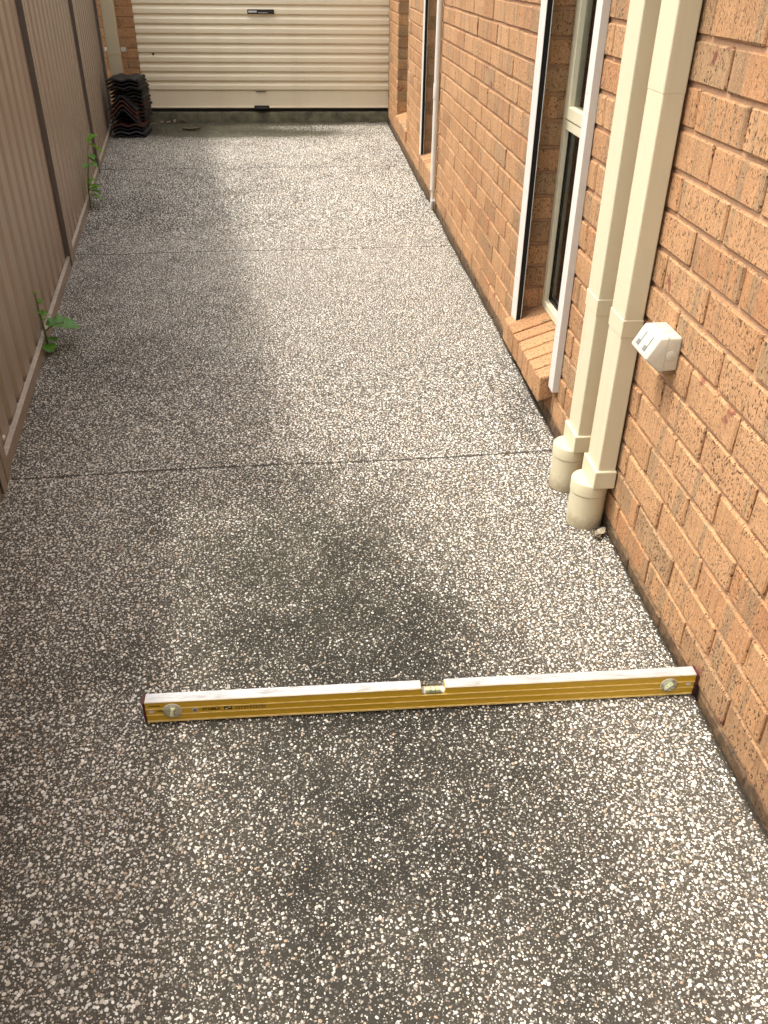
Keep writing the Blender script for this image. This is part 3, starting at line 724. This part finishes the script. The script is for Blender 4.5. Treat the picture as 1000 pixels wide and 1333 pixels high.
for i in range(len(POSTS)-1):
    panel(POSTS[i]+.0105, POSTS[i+1]-.0105, htop(i))
    a, b = POSTS[i]+.036, POSTS[i+1]-.036
    # bottom rail: a channel with a bright top lip
    za, zb = zf(a), zf(b)
    def rail(n0, n1, z0, z1, a=a, b=b, za=za, zb=zb):
        return [F(s, n_, (za if s == a else zb)+z) for s in (a, b) for n_ in (n0, n1) for z in (z0, z1)]
    r = MB()
    for n0, n1, z0, z1 in ((-.004, -.0015, .001, .048), (-.058, -.0042, .001, .0035), (-.060, -.058, .001, .048)):
        r.add(rail(n0, n1, z0, z1), [(0,1,3,2),(4,6,7,5),(0,4,5,1),(2,3,7,6),(0,2,6,4),(1,5,7,3)])
    br_ = r.build('bottom_rail', M_FENCE, fe)
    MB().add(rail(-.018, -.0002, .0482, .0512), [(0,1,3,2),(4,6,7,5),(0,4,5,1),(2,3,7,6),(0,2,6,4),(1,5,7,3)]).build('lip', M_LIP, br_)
    r = MB().add([F(s, n_, z) for s in (a, b) for n_ in (-.062, .0) for z in (htop(i)-.05, htop(i))], [(0,1,3,2),(4,6,7,5),(0,4,5,1),(2,3,7,6),(0,2,6,4),(1,5,7,3)])
    r.build('top_rail', M_FENCE, fe)
for ip, s in enumerate(POSTS):
    p = MB(); pt_ = 1.80 if ip >= 2 else .99
    def fb(s0, s1, n0, n1, z0, z1): p.add([F(q, n_, z) for q in (s0, s1) for n_ in (n0, n1) for z in (z0, z1)], [(0,1,3,2),(4,6,7,5),(0,4,5,1),(2,3,7,6),(0,2,6,4),(1,5,7,3)])
    zb = zf(s)-.05
    for sg in (-1, 1):
        w0, w1 = sorted((s+sg*.0075, s+sg*.0100))
        fb(w0, w1, -.062, .006, zb, pt_)                      # web
        l0, l1 = sorted((s+sg*.0102, s+sg*.062))
        fb(l0, l1, .0035, .006, zb if sg > 0 else zb+.0, pt_)    # front flange
        fb(l0, l1, -.062, -.0595, zb, pt_)
    fb(s-.0073, s+.0073, -.062, -.0595, zb, pt_)
    po_ = p.build('post', M_FENCE, fe)
MB().lathe([(.0085, 0), (.0085, .003), (.005, .0055)], tuple(F(1.235, .006, .085)), 12, 'x').build('screw', M_PLATE, fe, smooth=True)

# ------------------------------------------------------------------ spirit level
lv = thing('spirit_level', (-.6, .137, float(zg(.13))), 'yellow aluminium spirit level standing on edge across the path', 'spirit level')
LX0, LX1 = -1.196, -.006; LY0, LY1 = .122, .148; LZ = float(zg(.13))+.0045; LH = .0575
def yellow_mat():
    t = NT('yellow_enamel'); p = t.pos()
    n1 = t.noise(t.vmath('MULTIPLY', p, (60, 60, 200)), 1, 4, .6); c = t.mix(t.lin(n1, .35, .75, 0, .5), (.56, .345, .014), (.42, .25, .012))
    scr = t.step(t.noise(t.vmath('MULTIPLY', p, (9, 300, 500)), 1, 3, .7), .66, .74)
    c = t.mix(t.math('MULTIPLY', scr, .45), c, (.22, .15, .05))
    return t.fin(c, t.lin(n1, .3, .7, .32, .48), spec=.5)
def worn_mat():
    t = NT('worn_white_edge'); p = t.pos()
    n1 = t.noise(t.vmath('MULTIPLY', p, (18, 120, 120)), 1, 5, .65)
    c = t.mix(t.lin(n1, .3, .7, 0, 1), (.38, .372, .352), (.54, .535, .525))
    c = t.mix(t.math('MULTIPLY', t.step(t.noise(t.vmath('MULTIPLY', p, (14, 70, 70)), 1, 6, .75), .50, .66), .8), c, (.27, .25, .21))
    return t.fin(c, t.lin(n1, .3, .7, .32, .5), metal=.15, spec=.5)
M_YEL = yellow_mat(); M_WORN = worn_mat(); M_YLIP = simple('yellow_lip', (.80, .60, .20), .35, vary=.12, scale=60); M_INK = simple('black_ink', (.012, .011, .01), .5)
c0, c1, cdp = LX0+.583, LX0+.634, .019
out = [(LX0+.004, 0), (LX1-.004, 0), (LX1-.004, LH), (c1, LH), (c1, LH-cdp), (c0, LH-cdp), (c0, LH), (LX0+.004, LH)]
bd = MB().prism(out, lambda p, a: (p[0], a, LZ+p[1]), LY0, LY1)
for i, fc in enumerate(bd.f):
    if all(abs(bd.v[j][2]-LZ-LH) < 1e-5 for j in fc): bd.mi[i] = 1
body = bd.build('body', [M_YEL, M_WORN], lv, bevel=.0008, seg=1)
for z, w in ((.0200, .0019), (.0370, .0019)):
    MB().box(LX0+.0045, LX1-.0045, LY0-.0016, LY0-.00005, LZ+z, LZ+z+w).build('rib', M_YLIP, body)
MB().box(LX0+.0045, LX1-.0045, LY0-.0017, LY0-.00005, LZ-.0002, LZ+.0052).build('base_lip', M_YLIP, body, bevel=.0006, seg=1)
MB().box(LX0+.0045, LX0+.582, LY0-.0010, LY0-.00005, LZ+LH-.0020, LZ+LH-.0006).box(LX0+.635, LX1-.0045, LY0-.0010, LY0-.00005, LZ+LH-.0020, LZ+LH-.0006).build('top_lip', M_WORN, body)
MB().box(LX0-.0015, LX0+.0038, LY0-.0012, LY1+.001, LZ-.0004, LZ+LH+.0006).build('end_cap', M_RED, lv, bevel=.0015)
MB().box(LX1-.0038, LX1+.0015, LY0-.0012, LY1+.001, LZ-.0004, LZ+LH+.0006).build('end_cap', M_RED, lv, bevel=.0015)
M_VIAL = simple('vial_liquid', (.72, .76, .48), .15, vary=.1, scale=200); M_HOLE = simple('vial_seat', (.80, .77, .66), .6, vary=.15, scale=300)
def disc(xc, zc, r, tilt):
    d = MB().lathe([(r, -.0002), (r, -.0016), (r*.93, -.0022)], (xc, LY0, LZ+zc), 36, 'y').build('vial', M_HOLE, lv, smooth=True)
    MB().lathe([(r*.98, -.0024), (r*.98, -.0045), (r*.86, -.0056)], (xc, LY0, LZ+zc), 36, 'y').build('lens', M_ACRYL, d, smooth=True)
    dx, dz = math.cos(tilt)*r*.52, math.sin(tilt)*r*.52
    MB().tube([(xc-dx, LY0-.0026, LZ+zc-dz), (xc+dx, LY0-.0026, LZ+zc+dz)], r*.27, 10).build('tube', M_VIAL, d, smooth=True)
    rg = MB(); ux, uz = -math.sin(tilt), math.cos(tilt)
    for k in (-.3, .3):
        cx_, cz_ = xc+dx*k/.52*.6, LZ+zc+dz*k/.52*.6
        rg.tube([(cx_-ux*r*.30, LY0-.0062, cz_-uz*r*.30), (cx_+ux*r*.30, LY0-.0062, cz_+uz*r*.30)], .0005, 6)
    rg.build('mark', M_INK, d)
disc(LX0+.0595, .0315, .0195, math.radians(80)); disc(LX0+1.128, .0315, .0185, math.radians(45))
hl = MB().lathe([(.0062, -.0002), (.0062, -.0010), (.0052, -.0014)], (LX0+.106, LY0, LZ+.0305), 20, 'y').build('hanging_hole', M_ZINC, lv, smooth=True)
MB().lathe([(.0045, -.0016), (.0045, -.0019)], (LX0+.106, LY0, LZ+.0300), 20, 'y').build('hole_inside', simple('hole_grey', (.16, .155, .15), .5), hl)
for xx in (LX0+.0155, LX0+1.172):
    v = [(xx+.0062*math.cos(a_), LY0-yy, LZ+.031+.0036*math.sin(a_)) for yy in (.0001, .0014) for a_ in [2*math.pi*i/16 for i in range(16)]]
    f = [(i, (i+1) % 16, 16+(i+1) % 16, 16+i) for i in range(16)]+[tuple(range(16, 32))]
    MB().add(v, f).build('plug', M_GUIDE, lv, smooth=True)
cv = MB().box(c0+.0008, c1-.0008, LY0-.0004, LY1-.002, LZ+LH-cdp+.0003, LZ+LH-.0022).build('centre_vial', M_ACRYL, lv, bevel=.0015)
MB().tube([(c0+.009, .1275, LZ+LH-.0095), (c1-.009, .1275, LZ+LH-.0095)], .0052, 14).build('tube', M_VIAL, cv, smooth=True)
mk = MB()
for dx in (-.0048, .0048): mk.tube([((c0+c1)/2+dx+.0001, .1275+.0055*math.cos(a_), LZ+LH-.0095+.0055*math.sin(a_)) for a_ in [2*math.pi*i/16 for i in range(17)]], .0005, 5)
mk.build('mark', M_INK, cv)
MB().box(c0+.0012, c1-.0012, LY0+.004, LY1-.003, LZ+LH-cdp+.0005, LZ+LH-cdp+.0012).build('vial_seat', M_GUIDE, cv)
# printed lettering on the face
def letters(txt, x, z, size, parent, name='lettering', sx=1.0):
    cu = bpy.data.curves.new('t', 'FONT'); cu.body = txt; cu.size = size; cu.extrude = .0001; cu.offset = .00030
    tmp = bpy.data.objects.new('t', cu); C.objects.link(tmp); dg = bpy.context.evaluated_depsgraph_get()
    me = bpy.data.meshes.new_from_object(tmp.evaluated_get(dg)); bpy.data.objects.remove(tmp)
    for v_ in me.vertices: X, Y, Z = v_.co; v_.co = Vector((x+X*sx, LY0-.0003-abs(Z)*.5, z+Y))-wo_of(parent)
    me.materials.clear(); me.materials.append(M_INK); o = bpy.data.objects.new(name, me); C.objects.link(o); o.parent = parent; return o
letters('STABILA', LX0+.121, LZ+.0268, .0100, body, sx=1.02)
lg = MB(); lx, lz = LX0+.166, LZ+.0260
lg.box(lx, lx+.0165, LY0-.0004, LY0-.0001, lz, lz+.0095)
logo = lg.build('logo', M_INK, body)
MB().box(lx+.0030, lx+.0076, LY0-.0007, LY0-.00045, lz+.0014, lz+.0046).box(lx+.0086, lx+.0140, LY0-.0007, LY0-.00045, lz+.0050, lz+.0080).build('logo_cut', M_YLIP, logo)
pb = MB()
for i in range(11):
    x = LX0+.190+i*.0060; w = .0040 if i % 3 else .0046
    pb.box(x, x+w, LY0-.0004, LY0-.0001, LZ+.0265, LZ+.0278).box(x, x+.0010, LY0-.0004, LY0-.0001, LZ+.02785, LZ+.0335)
    pb.box(x+.0014, x+w, LY0-.0004, LY0-.0001, LZ+.0318, LZ+.0332)
    if i % 2: pb.box(x+.0014, x+w*.8, LY0-.0004, LY0-.0001, LZ+.0295, LZ+.0306)
pb.build('small_print', M_INK, body)
pb = MB()
for i in range(4): pb.box(LX0+.028+i*.003, LX0+.0298+i*.003, LY0-.0004, LY0-.0001, LZ+.0285, LZ+.033)
for i in range(7): pb.box(LX0+.012+i*.0035, LX0+.0145+i*.0035, LY0-.0004, LY0-.0001, LZ+.0445, LZ+.0472)
pb.build('small_print', M_INK, body)

# ------------------------------------------------------------------ roof tiles stacked by the pier
def tile_mat(name, a, b):
    t = NT(name); p = t.pos(); n1 = t.noise(p, 22, 4, .6)
    c = t.mix(t.lin(n1, .35, .7, 0, 1), a, b); c = t.mix(t.math('MULTIPLY', t.step(t.noise(p, 70, 3, .7), .6, .75), .35), c, (.12, .11, .085))
    t.bump(t.noise(p, 160, 3), .4, .003); return t.fin(c, .62, spec=.35)
M_TD = tile_mat('charcoal_tile', (.012, .012, .014), (.030, .028, .028)); M_TR = tile_mat('red_brown_tile', (.045, .014, .009), (.085, .030, .018)); M_TB = tile_mat('blue_grey_tile', (.032, .036, .046), (.060, .064, .076))
def flat_tile(x0, y0, z0, w, L, mat, rz, label, tilt=0):
    n = 36; prof_t = []; 
    def hz(u): 
        a = .5-.5*math.cos(2*math.pi*min(1, max(0, (u-.06)/.40))); b = .5-.5*math.cos(2*math.pi*min(1, max(0, (u-.52)/.40)))
        return .016*max(a, b)**.7
    tp = [(-w/2+w*i/n, hz(i/n)+.013) for i in range(n+1)]; bt = [(-w/2+w*i/n, hz(i/n)) for i in range(n+1)][::-1]
    M4 = Matrix.Translation((x0, y0, z0)) @ Matrix.Rotation(rz, 4, 'Z') @ Matrix.Rotation(tilt, 4, 'X')
    mb = MB().prism(tp+bt, lambda p, a: M4 @ Vector((p[0], a, p[1])), 0, L)
    # nib lugs under the head and the raised lap rib along one side
    mb.box(w/2-.022, w/2-.006, .01, L-.01, .0135, .022, M=M4)
    return solo(mb, 'roof_tile', mat, (x0, y0, z0), label, 'roof tile', None, bevel=.0012, seg=1)
def ridge_tile(x0, y0, z0, w, h, L, mat, label):
    t = .017; o_ = [(-w/2, 0), (-w*.06, h), (w*.06, h), (w/2, 0)]; i_ = [(w/2-t*1.2, 0), (w*.05, h-t), (-w*.05, h-t), (-w/2+t*1.2, 0)]
    M4 = Matrix.Translation((x0, y0, z0)) @ Matrix.Rotation(rnd.uniform(-.03, .03), 4, 'Z')
    mb = MB().prism(o_+i_, lambda p, a: M4 @ Vector((p[0], a, p[1])), 0, L)
    return solo(mb, 'ridge_tile', mat, (x0, y0, z0), label, 'ridge tile', None, bevel=.002, seg=1)
XT = -2.448; ZB = -.0555
flat_tile(XT, 7.335, ZB, .29, .42, M_TD, .00, 'charcoal roof tile lying on the path under the stack')
flat_tile(XT+.004, 7.325, ZB+.0305, .29, .42, M_TB, -.01, 'blue grey roof tile just above the lowest tile of the stack')
flat_tile(XT-.004, 7.345, ZB+.061, .29, .42, M_TD, .012, 'charcoal roof tile between the blue grey and red brown tiles')
flat_tile(XT+.002, 7.33, ZB+.0915, .29, .42, M_TR, .005, 'red brown roof tile carrying the ridge tiles')
zr = ZB+.1225
for i, (mt, lb) in enumerate(((M_TD, 'charcoal ridge tile lowest of the four nested ridge tiles'), (M_TR, 'red brown ridge tile second from the bottom of the nested four'), (M_TR, 'red brown ridge tile third from the bottom of the nested four'), (M_TD, 'charcoal ridge tile topmost of the nested four'))):
    ridge_tile(XT-.028, 7.338+i*.004, zr+i*.036, .262, .118, .150, mt, lb)
names = ['charcoal roof tile right behind the ridge tiles, lowest of the upper pile', 'charcoal roof tile second from the bottom of the upper pile', 'red brown roof tile third from the bottom of the upper pile',
         'charcoal roof tile fourth from the bottom of the upper pile', 'red brown roof tile fifth from the bottom of the upper pile', 'charcoal roof tile sixth from the bottom of the upper pile', 'blue grey roof tile seventh from the bottom of the upper pile',
         'charcoal roof tile eighth from the bottom of the upper pile', 'charcoal roof tile ninth from the bottom of the upper pile', 'charcoal roof tile resting just above the topmost ridge tile', 'charcoal roof tile second from the top of the upper pile', 'charcoal roof tile on top of the whole stack']
mts = [M_TD, M_TD, M_TR, M_TD, M_TR, M_TD, M_TB, M_TD, M_TD, M_TD, M_TD, M_TD]
for i in range(12):
    front = 7.50 if i < 9 else (7.36, 7.37, 7.35, 7.36)[i-9]
    flat_tile(XT+rnd.uniform(-.005, .005), front+rnd.uniform(-.004, .004), zr+.0005+i*.0305, .29, .42, mts[i], rnd.uniform(-.012, .012), names[i])

# ------------------------------------------------------------------ weeds at the fence foot
def leaf_mat(name, a, b):
    t = NT(name); p = t.pos(); c = t.mix(t.lin(t.noise(p, 90, 3), .3, .7, 0, 1), a, b)
    t.p.inputs['Transmission Weight'].default_value = 0; m_ = t.fin(c, .45, spec=.4)
    tr = t.n('ShaderNodeBsdfTranslucent'); t.put(tr.inputs[0], tuple(x*1.5 for x in b)); mx = t.n('ShaderNodeMixShader'); mx.inputs[0].default_value = .3
    t.l(t.p.outputs[0], mx.inputs[1]); t.l(tr.outputs[0], mx.inputs[2]); t.l(mx.outputs[0], t.out.inputs[0]); return m_
M_LEAF = leaf_mat('weed_leaf', (.065, .190, .014), (.130, .320, .030)); M_LEAF2 = leaf_mat('young_leaf', (.14, .34, .025), (.22, .46, .05)); M_STEM = leaf_mat('weed_stem', (.10, .12, .035), (.13, .15, .05))
def leaf(parent, base, dirv, L, w, mat, droop=.25, lobes=3, curl=.25):
    w *= 1.2; L *= .95
    d = Vector(dirv).normalized(); side = d.cross(Vector((0, 0, 1)));
    if side.length < .1: side = Vector((1, 0, 0))
    side.normalize(); nrm = side.cross(d).normalized(); n = 12; v = []; f = []
    for i in range(n+1):
        t_ = i/n; wd = w*(math.sin(math.pi*min(1, t_*.93+.05))**.7)*(1+.16*math.sin(t_*math.pi*2*lobes))*.5
        c = Vector(base)+d*L*t_+Vector((0, 0, -droop*L*t_*t_))
        for k in (-1, -.5, 0, .5, 1): v.append(c+side*wd*k+nrm*(curl*wd*abs(k)*(.8+.4*math.sin(i*2.1+k))))
    for i in range(n):
        for k in range(4): f.append((5*i+k, 5*i+k+1, 5*i+6+k, 5*i+5+k))
    return MB().add(v, f).build('leaf', mat, parent, smooth=True)
F0 = F
def F(s, n, z): return F0(s+.10, n, z)
w1 = thing('weed', F(2.14, .012, -.035), 'broad leaved green weed with one big leaf at the fence foot', 'weed', 'weeds at the fence foot')
B = F(2.14, .012, -.036); top1 = F(2.19, -.005, .185)
MB().tube([B, F(2.15, .008, .05), F(2.17, .0, .12), top1], [.0055, .0045, .0032, .002], 8).build('stem', M_STEM, w1, smooth=True)
st = MB().tube([F(2.15, .01, .045), F(2.17, .05, .065), F(2.18, .085, .066)], [.003, .0025, .002], 6).build('stalk', M_STEM, w1, smooth=True)
leaf(w1, F(2.18, .012, .062), FN*1.0+FU*.05, .135, .115, M_LEAF, .22, 3)
leaf(w1, F(2.13, .012, -.005), FN*.2-FU*.8+Vector((0, 0, .1)), .065, .055, M_LEAF, .3, 2)
leaf(w1, F(2.15, .012, .012), FN*.6-FU*.35+Vector((0, 0, .15)), .05, .035, M_LEAF, .3, 2)
for i, (s, n_, z, du, dn, dz, L_, w_) in enumerate(((2.17, .002, .10, .3, .9, .3, .045, .028), (2.175, .0, .12, -.8, .4, .2, .04, .026), (2.18, -.003, .145, .2, .8, .5, .04, .022), (2.185, -.004, .16, -.5, .6, .4, .038, .02), (2.19, -.005, .182, .1, .5, .8, .032, .016), (2.19, -.005, .184, -.6, .1, .7, .03, .014), (2.165, .002, .085, .9, .5, .1, .05, .026))):
    leaf(w1, F(s, n_, z), FU*du+FN*dn+Vector((0, 0, dz)), L_, w_, M_LEAF if i % 2 else M_LEAF2, .35, 2, .5)
def F(s, n, z): return F0(4.70+(s-4.48)*.8, n, -.047+(z+.046)*.76)
w2 = thing('weed', F(4.48, .012, -.045), 'tall spindly green weed with small leaves at the fence foot', 'weed', 'weeds at the fence foot')
stm = [F(4.48, .012, -.046), F(4.53, .012, .08), F(4.66, .016, .20), F(4.82, .02, .30), F(4.98, .025, .40)]
MB().tube(stm, [.005, .0045, .004, .003, .002], 7).build('stem', M_STEM, w2, smooth=True)
MB().tube([stm[2], F(4.62, .03, .26), F(4.58, .04, .295)], [.003, .0022, .0016], 6).build('branch', M_STEM, w2, smooth=True)
for i, (s, n_, z, du, dn, dz, L_, w_) in enumerate(((4.98, .025, .395, .2, .5, .5, .11, .085), (4.97, .025, .385, .3, .6, -.3, .10, .07), (4.84, .02, .31, .2, .9, .0, .07, .04), (4.84, .02, .315, -.7, .5, .1, .08, .04), (4.82, .02, .30, .4, .6, -.4, .06, .04), (4.60, .04, .29, -.6, -.2, .1, .09, .04),
        (4.58, .04, .295, -.5, .6, .1, .07, .04), (4.59, .04, .295, .3, .8, -.2, .06, .035), (4.55, .014, .10, -.5, .5, .3, .09, .05), (4.56, .014, .12, .2, .9, .1, .09, .05), (4.54, .014, .09, .6, .6, -.1, .10, .05), (4.58, .015, .14, -.7, .3, .5, .07, .04), (4.60, .015, .15, .4, .8, .3, .08, .045), (4.52, .02, .06, .1, 1, -.2, .10, .04))):
    leaf(w2, F(s, n_, z), FU*du+FN*dn+Vector((0, 0, dz)), L_, w_, M_LEAF2 if i < 2 or i > 8 else M_LEAF, .3, 2, .4)

F = F0
# ------------------------------------------------------------------ litter
M_DRY = simple('dry_leaf', (.16, .12, .07), .8, vary=.3, scale=90); M_DRYP = simple('pale_dry_leaf', (.42, .36, .25), .8, vary=.2, scale=90)
def litter(name, x, y, L, w, a, mat, label, cat, lift=.006):
    z0 = float(zg(y)); n = 8; v = []; f = []
    for i in range(n+1):
        t_ = i/n; wd = w*.5*math.sin(math.pi*(.04+.92*t_))**.8
        for k in (-1, 0, 1):
            lx, ly = (t_-.5)*L, wd*k
            v.append((x+lx*math.cos(a)-ly*math.sin(a), y+lx*math.sin(a)+ly*math.cos(a), z0+.003+lift*(abs(k)*1.2+.5*(2*t_-1)**2)))
    for i in range(n):
        for k in range(2): f.append((3*i+k, 3*i+k+1, 3*i+4+k, 3*i+3+k))
    o = solo(MB().add(v, f), name, mat, (x, y, z0), label, cat, None, smooth=True)
    sm = o.modifiers.new('thickness', 'SOLIDIFY'); sm.thickness = .0012
litter('fallen_leaf', -1.93, 7.73, .17, .05, .2, M_DRY, 'dark curled dead leaf lying on the mossy concrete', 'leaf', .016)
litter('fallen_leaf', -2.20, 8.15, .05, .025, .9, M_DRYP, 'pale dry leaf against the threshold between two others', 'leaf', .012)
litter('fallen_leaf', -2.14, 8.16, .055, .022, 1.3, M_DRYP, 'pale dry leaf at the threshold, next to a dark leaf', 'leaf', .02)
litter('fallen_leaf', -2.27, 8.17, .035, .03, .2, M_DRYP, 'small pale dry leaf at the threshold close to the tiles', 'leaf', .012)
litter('fallen_leaf', -2.05, 8.16, .07, .03, 2.2, M_DRY, 'dark dry leaf at the threshold', 'leaf', .022)
litter('fallen_leaf', -.030, .745, .045, .022, .7, M_DRYP, 'pale grey leaf scrap at the foot of the downpipe', 'leaf', .010)
litter('fallen_leaf', -.045, .735, .03, .02, 2.1, M_DRY, 'dark leaf scrap at the foot of the downpipe', 'leaf', .008)
litter('fallen_leaf', -.16, 8.17, .10, .02, .1, M_DRY, 'long dark dry leaf at the threshold near the brick wall', 'leaf', .01)
